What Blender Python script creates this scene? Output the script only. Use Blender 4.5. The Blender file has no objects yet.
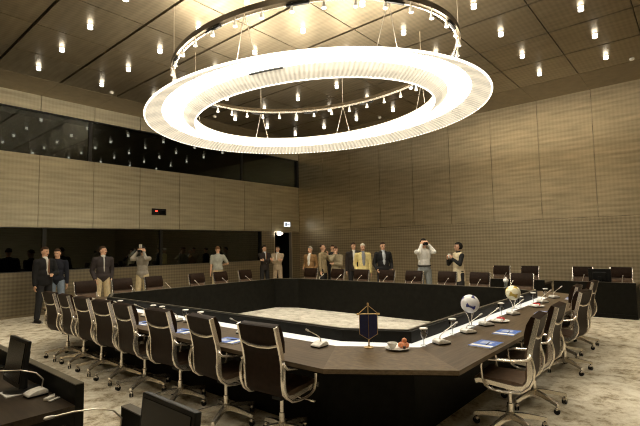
import bpy, bmesh, math, random
from mathutils import Vector, Matrix, Euler
random.seed(7)
PI = math.pi
SC = bpy.context.scene
COL = SC.collection
V3 = Vector

# ------------------------------------------------------------------ materials
MATS = {}
def nmat(name):
    m = bpy.data.materials.new(name); m.use_nodes = True
    nt = m.node_tree; nt.nodes.clear()
    out = nt.nodes.new('ShaderNodeOutputMaterial')
    MATS[name] = m
    return m, nt, out
def pbsdf(nt, out, color=(.5,.5,.5), rough=.5, metal=0., spec=.5, emis=None, estr=0., coat=0.):
    b = nt.nodes.new('ShaderNodeBsdfPrincipled')
    b.inputs['Base Color'].default_value = (*color, 1)
    b.inputs['Roughness'].default_value = rough
    b.inputs['Metallic'].default_value = metal
    b.inputs['Specular IOR Level'].default_value = spec
    b.inputs['Coat Weight'].default_value = coat
    if emis:
        b.inputs['Emission Color'].default_value = (*emis, 1)
        b.inputs['Emission Strength'].default_value = estr
    nt.links.new(b.outputs[0], out.inputs[0])
    return b
def N(nt, t, **kw):
    n = nt.nodes.new(t)
    for k, v in kw.items(): setattr(n, k, v)
    return n
def coords(nt, scale=(1,1,1), kind='Object', rot=(0,0,0)):
    tc = N(nt, 'ShaderNodeTexCoord'); mp = N(nt, 'ShaderNodeMapping')
    nt.links.new(tc.outputs[kind], mp.inputs[0])
    mp.inputs['Scale'].default_value = scale; mp.inputs['Rotation'].default_value = rot
    return mp
def ramp(nt, fac, stops):
    r = N(nt, 'ShaderNodeValToRGB')
    el = r.color_ramp.elements
    while len(el) < len(stops): el.new(.5)
    for e, (p, c) in zip(el, stops): e.position = p; e.color = (*c, 1)
    nt.links.new(fac, r.inputs[0]); return r
def simple(name, color, rough=.5, metal=0., spec=.5, var=.12, scale=30., emis=None, estr=0., bump=0., coat=0.):
    """procedural material: slight noise in the colour of the thing"""
    m, nt, out = nmat(name)
    b = pbsdf(nt, out, color, rough, metal, spec, emis, estr, coat)
    mp = coords(nt)
    n = N(nt, 'ShaderNodeTexNoise'); n.inputs['Scale'].default_value = scale; n.inputs['Detail'].default_value = 3
    nt.links.new(mp.outputs[0], n.inputs['Vector'])
    c0 = tuple(max(0, c*(1-var)) for c in color); c1 = tuple(min(1, c*(1+var)) for c in color)
    r = ramp(nt, n.outputs['Fac'], [(.3, c0), (.7, c1)])
    nt.links.new(r.outputs[0], b.inputs['Base Color'])
    if bump:
        bp = N(nt, 'ShaderNodeBump'); bp.inputs['Strength'].default_value = bump; bp.inputs['Distance'].default_value = .004
        nt.links.new(n.outputs['Fac'], bp.inputs['Height']); nt.links.new(bp.outputs[0], b.inputs['Normal'])
    return m

def math_node(nt, op, a, b=None):
    n = N(nt, 'ShaderNodeMath', operation=op)
    for i, v in enumerate((a, b)):
        if v is None: continue
        if isinstance(v, (int, float)): n.inputs[i].default_value = v
        else: nt.links.new(v, n.inputs[i])
    return n.outputs[0]

def mesh_metal(name, base, rough, per_h, per_v, depth, ax, line=.5, metal=.85, streak=.35, wob=.02):
    """woven metal wall cloth: horizontal wires of period per_h (m) and vertical wires of period per_v"""
    m, nt, out = nmat(name)
    b = pbsdf(nt, out, base, rough, metal)
    tc = N(nt, 'ShaderNodeTexCoord'); sep = N(nt, 'ShaderNodeSeparateXYZ')
    nt.links.new(tc.outputs['Object'], sep.inputs[0])
    # gentle waviness of the cloth
    n = N(nt, 'ShaderNodeTexNoise'); n.inputs['Scale'].default_value = 1.3; n.inputs['Detail'].default_value = 2
    nt.links.new(tc.outputs['Object'], n.inputs['Vector'])
    nz = math_node(nt, 'MULTIPLY', n.outputs['Fac'], wob)
    def wires(sock, per):
        s = math_node(nt, 'ADD', sock, nz)
        s = math_node(nt, 'MULTIPLY', s, 2*PI/per)
        s = math_node(nt, 'SINE', s)
        return math_node(nt, 'ADD', math_node(nt, 'MULTIPLY', s, .5), .5)
    h = wires(sep.outputs[2 if ax != 'Z' else 1], per_h)
    v = wires(sep.outputs[{'X': 0, 'Y': 1, 'Z': 0}[ax]], per_v)
    # long streaks
    mp = N(nt, 'ShaderNodeMapping')
    mp.inputs['Scale'].default_value = {'X': (.9, 1, 7), 'Y': (1, .9, 7), 'Z': (5, 1.2, 1)}[ax]
    nt.links.new(tc.outputs['Object'], mp.inputs[0])
    n2 = N(nt, 'ShaderNodeTexNoise'); n2.inputs['Scale'].default_value = 1.6; n2.inputs['Detail'].default_value = 5
    nt.links.new(mp.outputs[0], n2.inputs['Vector'])
    fac = math_node(nt, 'MULTIPLY', math_node(nt, 'ADD', math_node(nt, 'MULTIPLY', h, .6), math_node(nt, 'MULTIPLY', v, .4)), line)
    fac = math_node(nt, 'ADD', fac, math_node(nt, 'MULTIPLY', n2.outputs['Fac'], streak))
    lo = tuple(c*.45 for c in base); hi = tuple(min(1, c*1.35) for c in base)
    r = ramp(nt, fac, [(.08, lo), (.75, hi)])
    nt.links.new(r.outputs[0], b.inputs['Base Color'])
    bp = N(nt, 'ShaderNodeBump'); bp.inputs['Strength'].default_value = depth; bp.inputs['Distance'].default_value = .01
    nt.links.new(fac, bp.inputs['Height']); nt.links.new(bp.outputs[0], b.inputs['Normal'])
    return m

BR = (.43, .345, .225)
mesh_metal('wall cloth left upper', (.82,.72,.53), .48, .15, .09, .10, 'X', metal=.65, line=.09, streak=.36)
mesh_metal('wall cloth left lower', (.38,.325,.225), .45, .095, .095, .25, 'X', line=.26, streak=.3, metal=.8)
mesh_metal('wall cloth right upper', (.70,.60,.415), .40, .14, .10, .14, 'Y', metal=.9, streak=.45, line=.12)
mesh_metal('wall cloth right lower', (.62,.53,.37), .43, .10, .10, .25, 'Y', line=.26, streak=.3, metal=.85)
mesh_metal('ceiling cloth', (.53,.44,.30), .37, .09, .16, .08, 'Z', metal=.9, streak=.25, line=.10)
simple('ceiling margin', (.29,.235,.155), .5, .55, var=.1, scale=6)
simple('seam backing', (.05,.04,.025), .5, .6)
simple('seam metal', (.50,.42,.28), .32, 1., var=.6, scale=3)
simple('dark frame', (.012,.012,.011), .35, .3)
simple('gallery dark', (.022,.022,.02), .8)
simple('door dark', (.006,.006,.006), .6)
simple('black panel', (.0095,.009,.007), .5, 0, .08, var=.25, scale=12)
simple('fence top', (.10,.088,.065), .3, .1, var=.2, scale=8)
simple('chrome', (.95,.90,.82), .24, .85, var=.03)
simple('brushed metal', (.80,.74,.64), .3, .85, var=.05)
simple('track metal', (.16,.13,.09), .35, .9, var=.1)
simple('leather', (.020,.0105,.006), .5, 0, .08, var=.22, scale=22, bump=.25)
simple('leather front lit', (.135,.088,.058), .45, 0, .25, var=.2, scale=22, bump=.25)  # lighter copy of the leather, front lighting put into the colour
simple('black plastic', (.008,.008,.008), .4, 0, .25)
simple('white plastic', (.78,.76,.70), .4)
simple('silver plastic', (.62,.60,.55), .35, .3)
simple('porcelain', (.85,.84,.80), .2, coat=.5)
simple('glowing white', (.95,.95,.92), .15, spec=.8, var=.02, scale=9, emis=(1.,.97,.90), estr=.38)  # white table strip; slight emission added so the surface looks lit
simple('paper white', (.85,.84,.80), .7, var=.03)
simple('brochure blue', (.08,.17,.55), .4, var=.2, scale=60)
simple('brochure pale', (.45,.52,.72), .4, var=.15, scale=60)
simple('pennant navy', (.014,.017,.075), .6, var=.2, scale=60)
simple('gold cord', (.55,.38,.16), .35, .7)
simple('gold paint', (.50,.36,.05), .4, 0)
simple('ball white', (.86,.86,.88), .35, var=.02)
simple('ball cream', (.85,.82,.62), .35, var=.02)
simple('ball blue', (.03,.035,.22), .35)
simple('apricot', (.80,.30,.14), .5, var=.3, scale=40)
simple('red berry', (.55,.03,.03), .35, var=.2, scale=50)
simple('chocolate', (.03,.015,.01), .4)
simple('screen', (.004,.0045,.005), .2, 0, .25)
for nm, c in dict(skin=(.74,.45,.30), skin_pale=(.60,.36,.25), suit_black=(.012,.012,.013), suit_dark=(.030,.024,.022),
                  navy_knit=(.014,.016,.026), jacket_grey=(.045,.036,.036), sweater_grey=(.36,.33,.28), polo_grey=(.42,.43,.38),
                  beige_suit=(.52,.42,.30), brown_jacket=(.28,.165,.07), beige_coat=(.40,.32,.19), olive=(.34,.29,.19), charcoal=(.03,.028,.026),
                  yellow_jacket=(.78,.66,.30), shirt_white=(.80,.79,.75), shirt_blue=(.52,.56,.62), shirt_grey=(.26,.27,.30),
                  khaki=(.58,.48,.30), jeans=(.22,.28,.36), jeans_grey=(.22,.24,.24), trousers_dark=(.02,.02,.022), cream_vest=(.66,.57,.40),
                  hair_brown=(.055,.028,.014), hair_dark=(.012,.009,.007), hair_grey=(.36,.33,.28), hair_white=(.75,.73,.66), hair_ginger=(.16,.075,.03),
                  shoe=(.015,.012,.01), lips=(.30,.10,.08), eye=(.02,.015,.012), red_tie=(.20,.10,.05)).items():
    simple(nm, c, .45 if 'skin' in nm else .8, 0, .3, var=.12, scale=18, bump=0 if 'skin' in nm else .2)

def wood(name, c0, c1, rough, sc=(1, 14, 14)):
    m, nt, out = nmat(name); b = pbsdf(nt, out, c0, rough, 0, .25)
    mp = coords(nt, sc)
    n = N(nt, 'ShaderNodeTexNoise'); n.inputs['Scale'].default_value = 3.; n.inputs['Detail'].default_value = 6; n.inputs['Roughness'].default_value = .65
    nt.links.new(mp.outputs[0], n.inputs['Vector'])
    r = ramp(nt, n.outputs['Fac'], [(.3, c0), (.72, c1)]); nt.links.new(r.outputs[0], b.inputs['Base Color'])
    bp = N(nt, 'ShaderNodeBump'); bp.inputs['Strength'].default_value = .12; bp.inputs['Distance'].default_value = .002
    nt.links.new(n.outputs['Fac'], bp.inputs['Height']); nt.links.new(bp.outputs[0], b.inputs['Normal'])
    return m
wood('oak along x', (.050,.034,.019), (.135,.095,.055), .45, (1, 14, 14))
wood('oak along y', (.050,.034,.019), (.135,.095,.055), .45, (14, 1, 14))
wood('oak diagonal', (.070,.049,.028), (.185,.135,.080), .42, (9, 5, 14))
wood('desk wood', (.022,.015,.009), (.055,.039,.024), .42, (14, 1, 14))

# marbled wool carpet
def carpet(name, cols):
    m, nt, out = nmat(name); b = pbsdf(nt, out, (.5,.45,.33), .75, 0, .3)
    mp = coords(nt, (1.2, 1.1, 1), rot=(0, 0, .5))
    w = N(nt, 'ShaderNodeTexNoise'); w.inputs['Scale'].default_value = .9; w.inputs['Detail'].default_value = 3
    nt.links.new(mp.outputs[0], w.inputs['Vector'])
    mx = N(nt, 'ShaderNodeMix', data_type='RGBA'); mx.inputs[0].default_value = .3
    nt.links.new(mp.outputs[0], mx.inputs[6]); nt.links.new(w.outputs['Color'], mx.inputs[7])
    n = N(nt, 'ShaderNodeTexNoise'); n.inputs['Scale'].default_value = 5.5; n.inputs['Detail'].default_value = 12; n.inputs['Roughness'].default_value = .80
    nt.links.new(mx.outputs[2], n.inputs['Vector'])
    r = ramp(nt, n.outputs['Fac'], cols); nt.links.new(r.outputs[0], b.inputs['Base Color'])
    n3 = N(nt, 'ShaderNodeTexNoise'); n3.inputs['Scale'].default_value = 160
    bp = N(nt, 'ShaderNodeBump'); bp.inputs['Strength'].default_value = .3; bp.inputs['Distance'].default_value = .004
    nt.links.new(n3.outputs['Fac'], bp.inputs['Height']); nt.links.new(bp.outputs[0], b.inputs['Normal'])
carpet('carpet', [(.36, (.20,.155,.10)), (.43, (.42,.36,.25)), (.49, (.64,.58,.46)), (.60, (.80,.76,.65))])
carpet('carpet pale', [(.34, (.25,.23,.19)), (.46, (.48,.45,.38)), (.6, (.66,.63,.56))])

# window glass: real Fresnel mirror over dark tinted transparency
def glass_mat(name, tint, base, k=1.3):
    m, nt, out = nmat(name)
    t = N(nt, 'ShaderNodeBsdfTransparent'); t.inputs[0].default_value = (*tint, 1)
    g = N(nt, 'ShaderNodeBsdfGlossy'); g.inputs['Roughness'].default_value = .008; g.inputs[0].default_value = (.9, .95, .9, 1)
    fr = N(nt, 'ShaderNodeFresnel'); fr.inputs[0].default_value = 1.55
    f = math_node(nt, 'ADD', math_node(nt, 'MULTIPLY', fr.outputs[0], k), base)
    mx = N(nt, 'ShaderNodeMixShader'); nt.links.new(f, mx.inputs[0]); nt.links.new(t.outputs[0], mx.inputs[1]); nt.links.new(g.outputs[0], mx.inputs[2])
    nt.links.new(mx.outputs[0], out.inputs[0])
glass_mat('window glass', (.22,.25,.22), .02)
glass_mat('window glass upper', (.22,.25,.22), .0, .75)
def clear_glass(name):
    m, nt, out = nmat(name)
    t = N(nt, 'ShaderNodeBsdfTransparent'); t.inputs[0].default_value = (.88,.90,.88,1)
    g = N(nt, 'ShaderNodeBsdfGlossy'); g.inputs['Roughness'].default_value = .03
    fr = N(nt, 'ShaderNodeFresnel'); fr.inputs[0].default_value = 1.5
    f = math_node(nt, 'ADD', math_node(nt, 'MULTIPLY', fr.outputs[0], 1.5), .10)
    mx = N(nt, 'ShaderNodeMixShader'); nt.links.new(f, mx.inputs[0]); nt.links.new(t.outputs[0], mx.inputs[1]); nt.links.new(g.outputs[0], mx.inputs[2])
    nt.links.new(mx.outputs[0], out.inputs[0])
clear_glass('clear glass')
WARM = (1.0, .86, .63)
def emit(name, col, strength, var=0.):
    m, nt, out = nmat(name)
    e = N(nt, 'ShaderNodeEmission'); e.inputs[0].default_value = (*col, 1); e.inputs[1].default_value = strength
    nt.links.new(e.outputs[0], out.inputs[0]); return m
emit('ring glow', (1., .92, .76), 10.)
emit('lamp glow', (1., .93, .80), 6.5)
emit('halogen', (1., .90, .72), 3.)
emit('exit glow', (.80, .90, 1.), 1.6)
emit('red led', (1., .05, .03), 3.)
# lit crystal strands: translucent beads that carry the lamp's light
m, nt, out = nmat('lit crystal')
b = pbsdf(nt, out, (.40,.37,.31), .3, 0, .5, (1., .88, .68), .5)
tc = N(nt, 'ShaderNodeTexCoord'); sp_ = N(nt, 'ShaderNodeSeparateXYZ'); nt.links.new(tc.outputs['Object'], sp_.inputs[0])
ang = math_node(nt, 'ARCTAN2', math_node(nt, 'MULTIPLY', sp_.outputs[1], .81), sp_.outputs[0])
st_ = math_node(nt, 'ADD', math_node(nt, 'MULTIPLY', math_node(nt, 'SINE', math_node(nt, 'MULTIPLY', ang, 210.)), .5), .5)
nz_ = N(nt, 'ShaderNodeTexNoise'); nz_.inputs['Scale'].default_value = 9.; nz_.inputs['Detail'].default_value = 4; nt.links.new(tc.outputs['Object'], nz_.inputs['Vector'])
nt.links.new(math_node(nt, 'ADD', math_node(nt, 'MULTIPLY', st_, .22), math_node(nt, 'ADD', math_node(nt, 'MULTIPLY', nz_.outputs['Fac'], .26), .14)), b.inputs['Emission Strength'])
simple('ring cover', (.82,.78,.68), .5)
m, nt, out = nmat('ring upper diffuser'); pbsdf(nt, out, (.8,.76,.66), .5, 0, .5, (1., .90, .70), 1.3)

# ------------------------------------------------------------------ mesh builder
class MB:
    def __init__(s): s.v = []; s.f = []; s.m = []; s.mi = 0
    def add(s, vs, fs):
        o = len(s.v); s.v += [tuple(v) for v in vs]; s.f += [tuple(i+o for i in f) for f in fs]; s.m += [s.mi]*len(fs)
    def box(s, c, d, rot=None):
        c = V3(c); hx, hy, hz = d[0]/2, d[1]/2, d[2]/2
        R = Euler(rot).to_matrix() if rot else Matrix.Identity(3)
        vs = [c + R @ V3((x*hx, y*hy, z*hz)) for x in (-1, 1) for y in (-1, 1) for z in (-1, 1)]
        s.add(vs, [(0,1,3,2),(4,6,7,5),(0,4,5,1),(2,3,7,6),(0,2,6,4),(1,5,7,3)])
        return s
    def bb(s, x0, x1, y0, y1, z0, z1):
        return s.box(((x0+x1)/2, (y0+y1)/2, (z0+z1)/2), (abs(x1-x0), abs(y1-y0), abs(z1-z0)))
    def prism(s, poly, z0, z1):
        n = len(poly); a = sum(poly[i][0]*poly[(i+1)%n][1]-poly[(i+1)%n][0]*poly[i][1] for i in range(n))
        if a < 0: poly = poly[::-1]
        vs = [(x, y, z0) for x, y in poly] + [(x, y, z1) for x, y in poly]
        s.add(vs, [tuple(range(n-1, -1, -1)), tuple(range(n, 2*n))] + [(i, (i+1)%n, n+(i+1)%n, n+i) for i in range(n)])
        return s
    def tube(s, pts, r, seg=8, cap=True, closed=False):
        pts = [V3(p) for p in pts]; n = len(pts)
        rs = r if isinstance(r, (list, tuple)) else [r]*n
        rings = []; up = None
        for i, p in enumerate(pts):
            if closed: t = pts[(i+1)%n]-pts[i-1]
            else: t = pts[min(i+1, n-1)]-pts[max(i-1, 0)]
            t.normalize()
            if up is None:
                up = t.orthogonal().normalized()
            else:
                up = (up - t*up.dot(t)); up = up.normalized() if up.length > 1e-6 else t.orthogonal().normalized()
            sd = t.cross(up)
            rings.append([p + (up*math.cos(2*PI*k/seg) + sd*math.sin(2*PI*k/seg))*rs[i] for k in range(seg)])
        vs = [v for rg in rings for v in rg]; fs = []
        for i in range(n if closed else n-1):
            a = i*seg; b = ((i+1)%n)*seg
            fs += [(a+k, a+(k+1)%seg, b+(k+1)%seg, b+k) for k in range(seg)]
        if cap and not closed:
            fs += [tuple(range(seg-1, -1, -1)), tuple((n-1)*seg+k for k in range(seg))]
        s.add(vs, fs); return s
    def lathe(s, prof, c=(0,0,0), seg=16, R=None):
        c = V3(c); vs = []; fs = []
        for r, z in prof:
            for k in range(seg):
                v = V3((r*math.cos(2*PI*k/seg), r*math.sin(2*PI*k/seg), z))
                vs.append(c + (R @ v if R else v))
        for i in range(len(prof)-1):
            a = i*seg; b = a+seg
            fs += [(a+k, a+(k+1)%seg, b+(k+1)%seg, b+k) for k in range(seg)]
        fs += [tuple(range(seg-1, -1, -1)), tuple((len(prof)-1)*seg+k for k in range(seg))]
        s.add(vs, fs); return s
    def ell(s, c, r, rot=None, seg=16, rings=10):
        c = V3(c); R = rot if isinstance(rot, Matrix) else (Euler(rot).to_matrix() if rot else Matrix.Identity(3))
        vs = [c + R @ V3((0, 0, -r[2]))]
        for i in range(1, rings):
            a = -PI/2 + PI*i/rings
            for k in range(seg):
                b = 2*PI*k/seg
                vs.append(c + R @ V3((r[0]*math.cos(a)*math.cos(b), r[1]*math.cos(a)*math.sin(b), r[2]*math.sin(a))))
        vs.append(c + R @ V3((0, 0, r[2])))
        fs = [(0, 1+(k+1)%seg, 1+k) for k in range(seg)]
        for i in range(rings-2):
            a = 1+i*seg; b = a+seg
            fs += [(a+k, a+(k+1)%seg, b+(k+1)%seg, b+k) for k in range(seg)]
        a = 1+(rings-2)*seg; L = len(vs)-1
        fs += [(a+k, a+(k+1)%seg, L) for k in range(seg)]
        s.add(vs, fs); return s
    def cap(s, p, q, r1, r2, seg=12):
        """tapered capsule"""
        p, q = V3(p), V3(q); d = (q-p); L = d.length
        if L < 1e-5: return s.ell(p, (r1, r1, r1))
        R = d.to_track_quat('Z', 'Y').to_matrix()
        prof = []
        for i in range(1, 5): a = -PI/2 + PI/2*i/4; prof.append((r1*math.cos(a), r1*math.sin(a)))
        for i in range(0, 4): a = PI/2*i/4; prof.append((r2*math.cos(a), L + r2*math.sin(a)))
        prof[-1] = (max(prof[-1][0], .001), prof[-1][1])
        return s.lathe(prof, p, seg, R)
    def xf(s, M, start=0):
        s.v[start:] = [tuple(M @ V3(v)) for v in s.v[start:]]; return s
    def mesh(s, name, mats, smooth=False, bevel=0.):
        me = bpy.data.meshes.new(name); me.from_pydata(s.v, [], s.f)
        for mt in (mats if isinstance(mats, (list, tuple)) else [mats]): me.materials.append(MATS[mt])
        for p, i in zip(me.polygons, s.m): p.material_index = i
        me.update()
        if bevel:
            bm = bmesh.new(); bm.from_mesh(me)
            bmesh.ops.remove_doubles(bm, verts=bm.verts, dist=1e-5)
            es = [e for e in bm.edges if len(e.link_faces) == 2 and e.calc_face_angle(0) > .5]
            bmesh.ops.bevel(bm, geom=es, offset=bevel, segments=2, profile=.6, affect='EDGES', clamp_overlap=True)
            bm.to_mesh(me); bm.free()
        if smooth:
            for p in me.polygons: p.use_smooth = True
            if smooth != 'all':
                me.update()
                bm = bmesh.new(); bm.from_mesh(me)
                for e in bm.edges:
                    e.smooth = not (len(e.link_faces) == 2 and e.calc_face_angle(0) > .7)
                bm.to_mesh(me); bm.free()
        return me
    def build(s, name, mats, parent=None, smooth=False, bevel=0., loc=None):
        o = bpy.data.objects.new(name, s.mesh(name, mats, smooth, bevel)); COL.objects.link(o)
        if parent: o.parent = parent
        if loc: o.location = loc
        return o

def remesh_build(mb, name, mats, parent, voxel=.012, smooth=3, mfn=None):
    """fuse overlapping volumes into one continuous skin"""
    me = mb.mesh('tmp', mats[0] if isinstance(mats, (list, tuple)) else mats)
    o = bpy.data.objects.new('tmp', me); COL.objects.link(o)
    r = o.modifiers.new('r', 'REMESH'); r.mode = 'VOXEL'; r.voxel_size = voxel; r.use_smooth_shade = True
    if smooth:
        q = o.modifiers.new('s', 'SMOOTH'); q.factor = .5; q.iterations = smooth
    dg = bpy.context.evaluated_depsgraph_get(); dg.update()
    nm = bpy.data.meshes.new_from_object(o.evaluated_get(dg), depsgraph=dg)
    bpy.data.objects.remove(o); bpy.data.meshes.remove(me)
    nm.name = name; nm.materials.clear()
    for mt in (mats if isinstance(mats, (list, tuple)) else [mats]): nm.materials.append(MATS[mt])
    for p in nm.polygons:
        p.use_smooth = True; p.material_index = mfn(p.center) if mfn else 0
    ob = bpy.data.objects.new(name, nm); COL.objects.link(ob)
    if parent: ob.parent = parent
    return ob

def tag(o, label, cat, group=None, kind=None):
    if label: o['label'] = label
    if cat: o['category'] = cat
    if group: o['group'] = group
    if kind: o['kind'] = kind
    return o
def struct(o): o['kind'] = 'structure'; return o
def empty(name, loc=(0,0,0), rz=0., label=None, cat=None, group=None):
    o = bpy.data.objects.new(name, None); COL.objects.link(o); o.location = loc; o.rotation_euler = (0, 0, rz)
    o.empty_display_size = .1
    return tag(o, label, cat, group)
def copy_tree(o, parent=None):
    c = o.copy(); COL.objects.link(c)
    if parent is not None: c.parent = parent
    for ch in [x for x in ALLCH.get(o.name, [])]: copy_tree(ch, c)
    return c
ALLCH = {}
def register(o):
    """remember the children of a prototype (thing > part > sub-part)"""
    def rec(x):
        ALLCH[x.name] = [c for c in bpy.data.objects if c.parent == x]
        for c in ALLCH[x.name]: rec(c)
    rec(o)
def ordinal(n): return ['nearest','second','third','fourth','fifth','sixth','seventh','eighth','ninth','tenth','eleventh'][n]

# ------------------------------------------------------------------ camera
cd = bpy.data.cameras.new('camera'); cam = bpy.data.objects.new('camera', cd); COL.objects.link(cam)
F, CX, CY = 440.775, 320.522, 213.604
yaw, pit, rol = math.radians(40.589), math.radians(4.205), math.radians(-1.119)
fw = V3((math.cos(yaw)*math.cos(pit), math.sin(yaw)*math.cos(pit), math.sin(pit)))
rt = V3((math.sin(yaw), -math.cos(yaw), 0)); up = rt.cross(fw)
r2 = rt*math.cos(rol) + up*math.sin(rol); u2 = -rt*math.sin(rol) + up*math.cos(rol)
cam.matrix_world = Matrix(((r2.x, u2.x, -fw.x, 0), (r2.y, u2.y, -fw.y, 0), (r2.z, u2.z, -fw.z, 1.68), (0,0,0,1)))
cd.sensor_width = 36; cd.lens = F/640*36; cd.clip_start = .05
cd.shift_x = -(CX-320)/640; cd.shift_y = (CY-213)/640
SC.camera = cam

# ------------------------------------------------------------------ room shell
U, V, HC = 14.14, 13.36, 5.91
X0, Y0 = -3.05, -4.3
GX = [2.591+1.41*i for i in range(-4, 7)]          # joints running along Y
GY = [11.945-1.41*j for j in range(0, 12)]         # joints running along X
MX, MY = 12.61, 12.03                              # inner edge of the ceiling margin
struct(MB().bb(X0-.2, U+.2, Y0-.2, V+.2, -.2, 0).build('floor', 'carpet'))
# ceiling: cloth panels with open joints in front of a dark backing, smooth margin round the edge
c = MB(); c.mi = 0
xs = [X0] + GX + [MX]; ys = [MY] + GY[1:] + [Y0]
g = .028
for i in range(len(xs)-1):
    for j in range(len(ys)-1):
        if xs[i+1]-xs[i] < .1 or ys[j]-ys[j+1] < .1: continue
        c.bb(xs[i]+g, xs[i+1]-g, ys[j+1]+.010, ys[j]-.010, HC, HC+.05)
c.mi = 1
for i in range(len(xs)-1):
    c.bb(xs[i]+.003, xs[i+1]-.003, MY+.01, V, HC, HC+.05)
for j in range(len(ys)-1):
    c.bb(MX+.01, U, ys[j+1]+.003, ys[j]-.003, HC, HC+.05)
c.bb(MX+.003, U, MY+.003, V, HC, HC+.05)
c.mi = 2; c.bb(X0-.2, U+.2, Y0-.2, V+.2, HC+.06, HC+.2)
struct(c.build('ceiling', ['ceiling cloth', 'ceiling margin', 'seam backing']))

def wall_panels(mb, axis, fixed, thick, edges, z0, z1, gap=.009):
    for a, b in zip(edges[:-1], edges[1:]):
        if b-a < .03: continue
        if axis == 'X': mb.bb(a+gap, b-gap, fixed, fixed+thick, z0, z1)
        else: mb.bb(fixed, fixed+thick, a+gap, b-gap, z0, z1)
Z1, Z2, ZA, ZB = 2.325, 1.15, 4.27, 5.485
LWX = 11.93; D0, D1 = 12.62, 13.67
w = MB(); jx = [X0] + [x for x in GX if x > X0+.2] + [11.05, 12.46, U]; jx = sorted(set(round(x, 3) for x in jx))
w.mi = 0
wall_panels(w, 'X', V, .06, jx, Z1+.010, ZA)                        # band between the windows
wall_panels(w, 'X', V, .06, jx, ZB, HC)                             # strip under the ceiling
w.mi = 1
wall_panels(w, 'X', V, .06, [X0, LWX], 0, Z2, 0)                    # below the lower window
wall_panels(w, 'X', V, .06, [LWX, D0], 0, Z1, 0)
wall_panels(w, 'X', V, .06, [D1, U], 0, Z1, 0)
w.mi = 2
w.bb(X0, U, V+.06, V+.16, ZB+.01, HC); w.bb(X0, U, V+.06, V+.16, Z1+.01, ZA-.01)
w.bb(X0, LWX, V+.06, V+.16, 0, Z2-.01); w.bb(LWX+.01, D0-.01, V+.06, V+.16, 0, Z1+.02); w.bb(D1+.01, U+.06, V+.06, V+.16, 0, Z1+.02)
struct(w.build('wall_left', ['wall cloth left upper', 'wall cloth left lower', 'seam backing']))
w = MB(); jy = [-.69+1.41*k for k in range(0, 10)] ; jy = [11.945-1.41*8+1.41*k - 0 for k in range(0, 9)]
jy = [Y0, Y0+1.4, -.745, .665, 2.075, 3.485, 4.895, 6.305, 7.715, 9.125, 10.535, 11.945, V]
w.mi = 0; wall_panels(w, 'Y', U, .06, jy, Z1+.012, HC, .010)
w.mi = 1; wall_panels(w, 'Y', U, .06, [Y0, V], 0, Z1, 0)
w.mi = 2; w.bb(U+.06, U+.16, Y0, V, 0, HC)
struct(w.build('wall_right', ['wall cloth right upper', 'wall cloth right lower', 'seam backing']))
struct(MB().bb(X0, U+.1, Y0-.1, Y0, 0, HC).build('wall_back', 'wall cloth left upper'))
struct(MB().bb(X0-.1, X0, Y0-.1, V+.1, 0, HC).build('wall_side', 'wall cloth right upper'))
# bright hairline where the lower and the upper cloth meet, and the vertical joint covers
t = MB(); t.bb(X0, U, V-.004, V+.01, Z1-.004, Z1+.005)
struct(t.build('trim_1', 'seam metal'))
t = MB(); t.bb(U-.004, U+.01, Y0, V, Z1-.004, Z1+.004)
for y in jy[1:-1]: t.bb(U+.004, U+.008, y-.004, y+.004, Z1+.01, HC-.01)
struct(t.build('trim_2', 'seam metal'))
t = MB()
for x in jx[1:-1]: t.bb(x-.003, x+.003, V+.004, V+.008, Z1+.01, ZA-.01)
struct(t.build('trim_3', 'seam metal'))

# windows in the left wall: recessed panes, mullions, dark control rooms behind
def window(n, z0, z1, x1, mulls):
    f = MB(); f.bb(X0, x1, V+.0, V+.22, z1-.015, z1); f.bb(X0, x1, V+.0, V+.22, z0, z0+.012); f.bb(x1-.03, x1, V+.0, V+.22, z0+.012, z1-.015)
    for mx in mulls: f.bb(mx-.045, mx+.045, V+.06, V+.18, z0+.012, z1-.015)
    root = struct(f.build('window_%d' % n, 'dark frame'))
    MB().bb(X0, x1-.03, V+.10, V+.106, z0+.013, z1-.016).build('pane', 'window glass upper' if n == 1 else 'window glass', root)
    r = MB(); r.bb(X0, x1+.1, V+2.6, V+2.7, z0-.9, z1+.5); r.bb(X0, x1+.1, V+.23, V+2.6, z0-1., z0-.9); r.bb(X0, x1+.1, V+.23, V+2.6, z1+.5, z1+.6)
    r.bb(x1+.02, x1+.12, V+.23, V+2.6, z0-.9, z1+.5); r.bb(X0-.1, X0, V+.23, V+2.6, z0-.9, z1+.5)
    r.build('control_room', 'gallery dark', root)
window(1, ZA, ZB, U-.04, [5.33, 11.0])
window(2, Z2, Z1, LWX, [4.19, 7.6])
# doorway
d = MB(); d.bb(D0, D0+.03, V, V+.16, 0, Z1-.005); d.bb(D1-.03, D1, V, V+.16, 0, Z1-.005); d.bb(D0+.03, D1-.03, V, V+.16, Z1-.035, Z1-.005)
dr = struct(d.build('door_1', 'brushed metal'))
d = MB(); d.bb(D0-.3, D1+.6, V+1.6, V+1.7, 0, 2.6); d.bb(D0-.4, D0-.3, V+.2, V+1.6, 0, 2.6); d.bb(D1+.6, D1+.7, V+.2, V+1.6, 0, 2.6); d.bb(D0-.3, D1+.6, V+.2, V+1.6, 2.5, 2.6)
d.build('passage', 'door dark', dr)
struct(MB().bb(X0, LWX, V-.012, V, 0, .05).bb(LWX, D0, V-.012, V, 0, .05).build('baseboard_left', 'ceiling margin'))
struct(MB().bb(U-.012, U, Y0, V-.02, 0, .05).build('baseboard_right', 'ceiling margin'))

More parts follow.
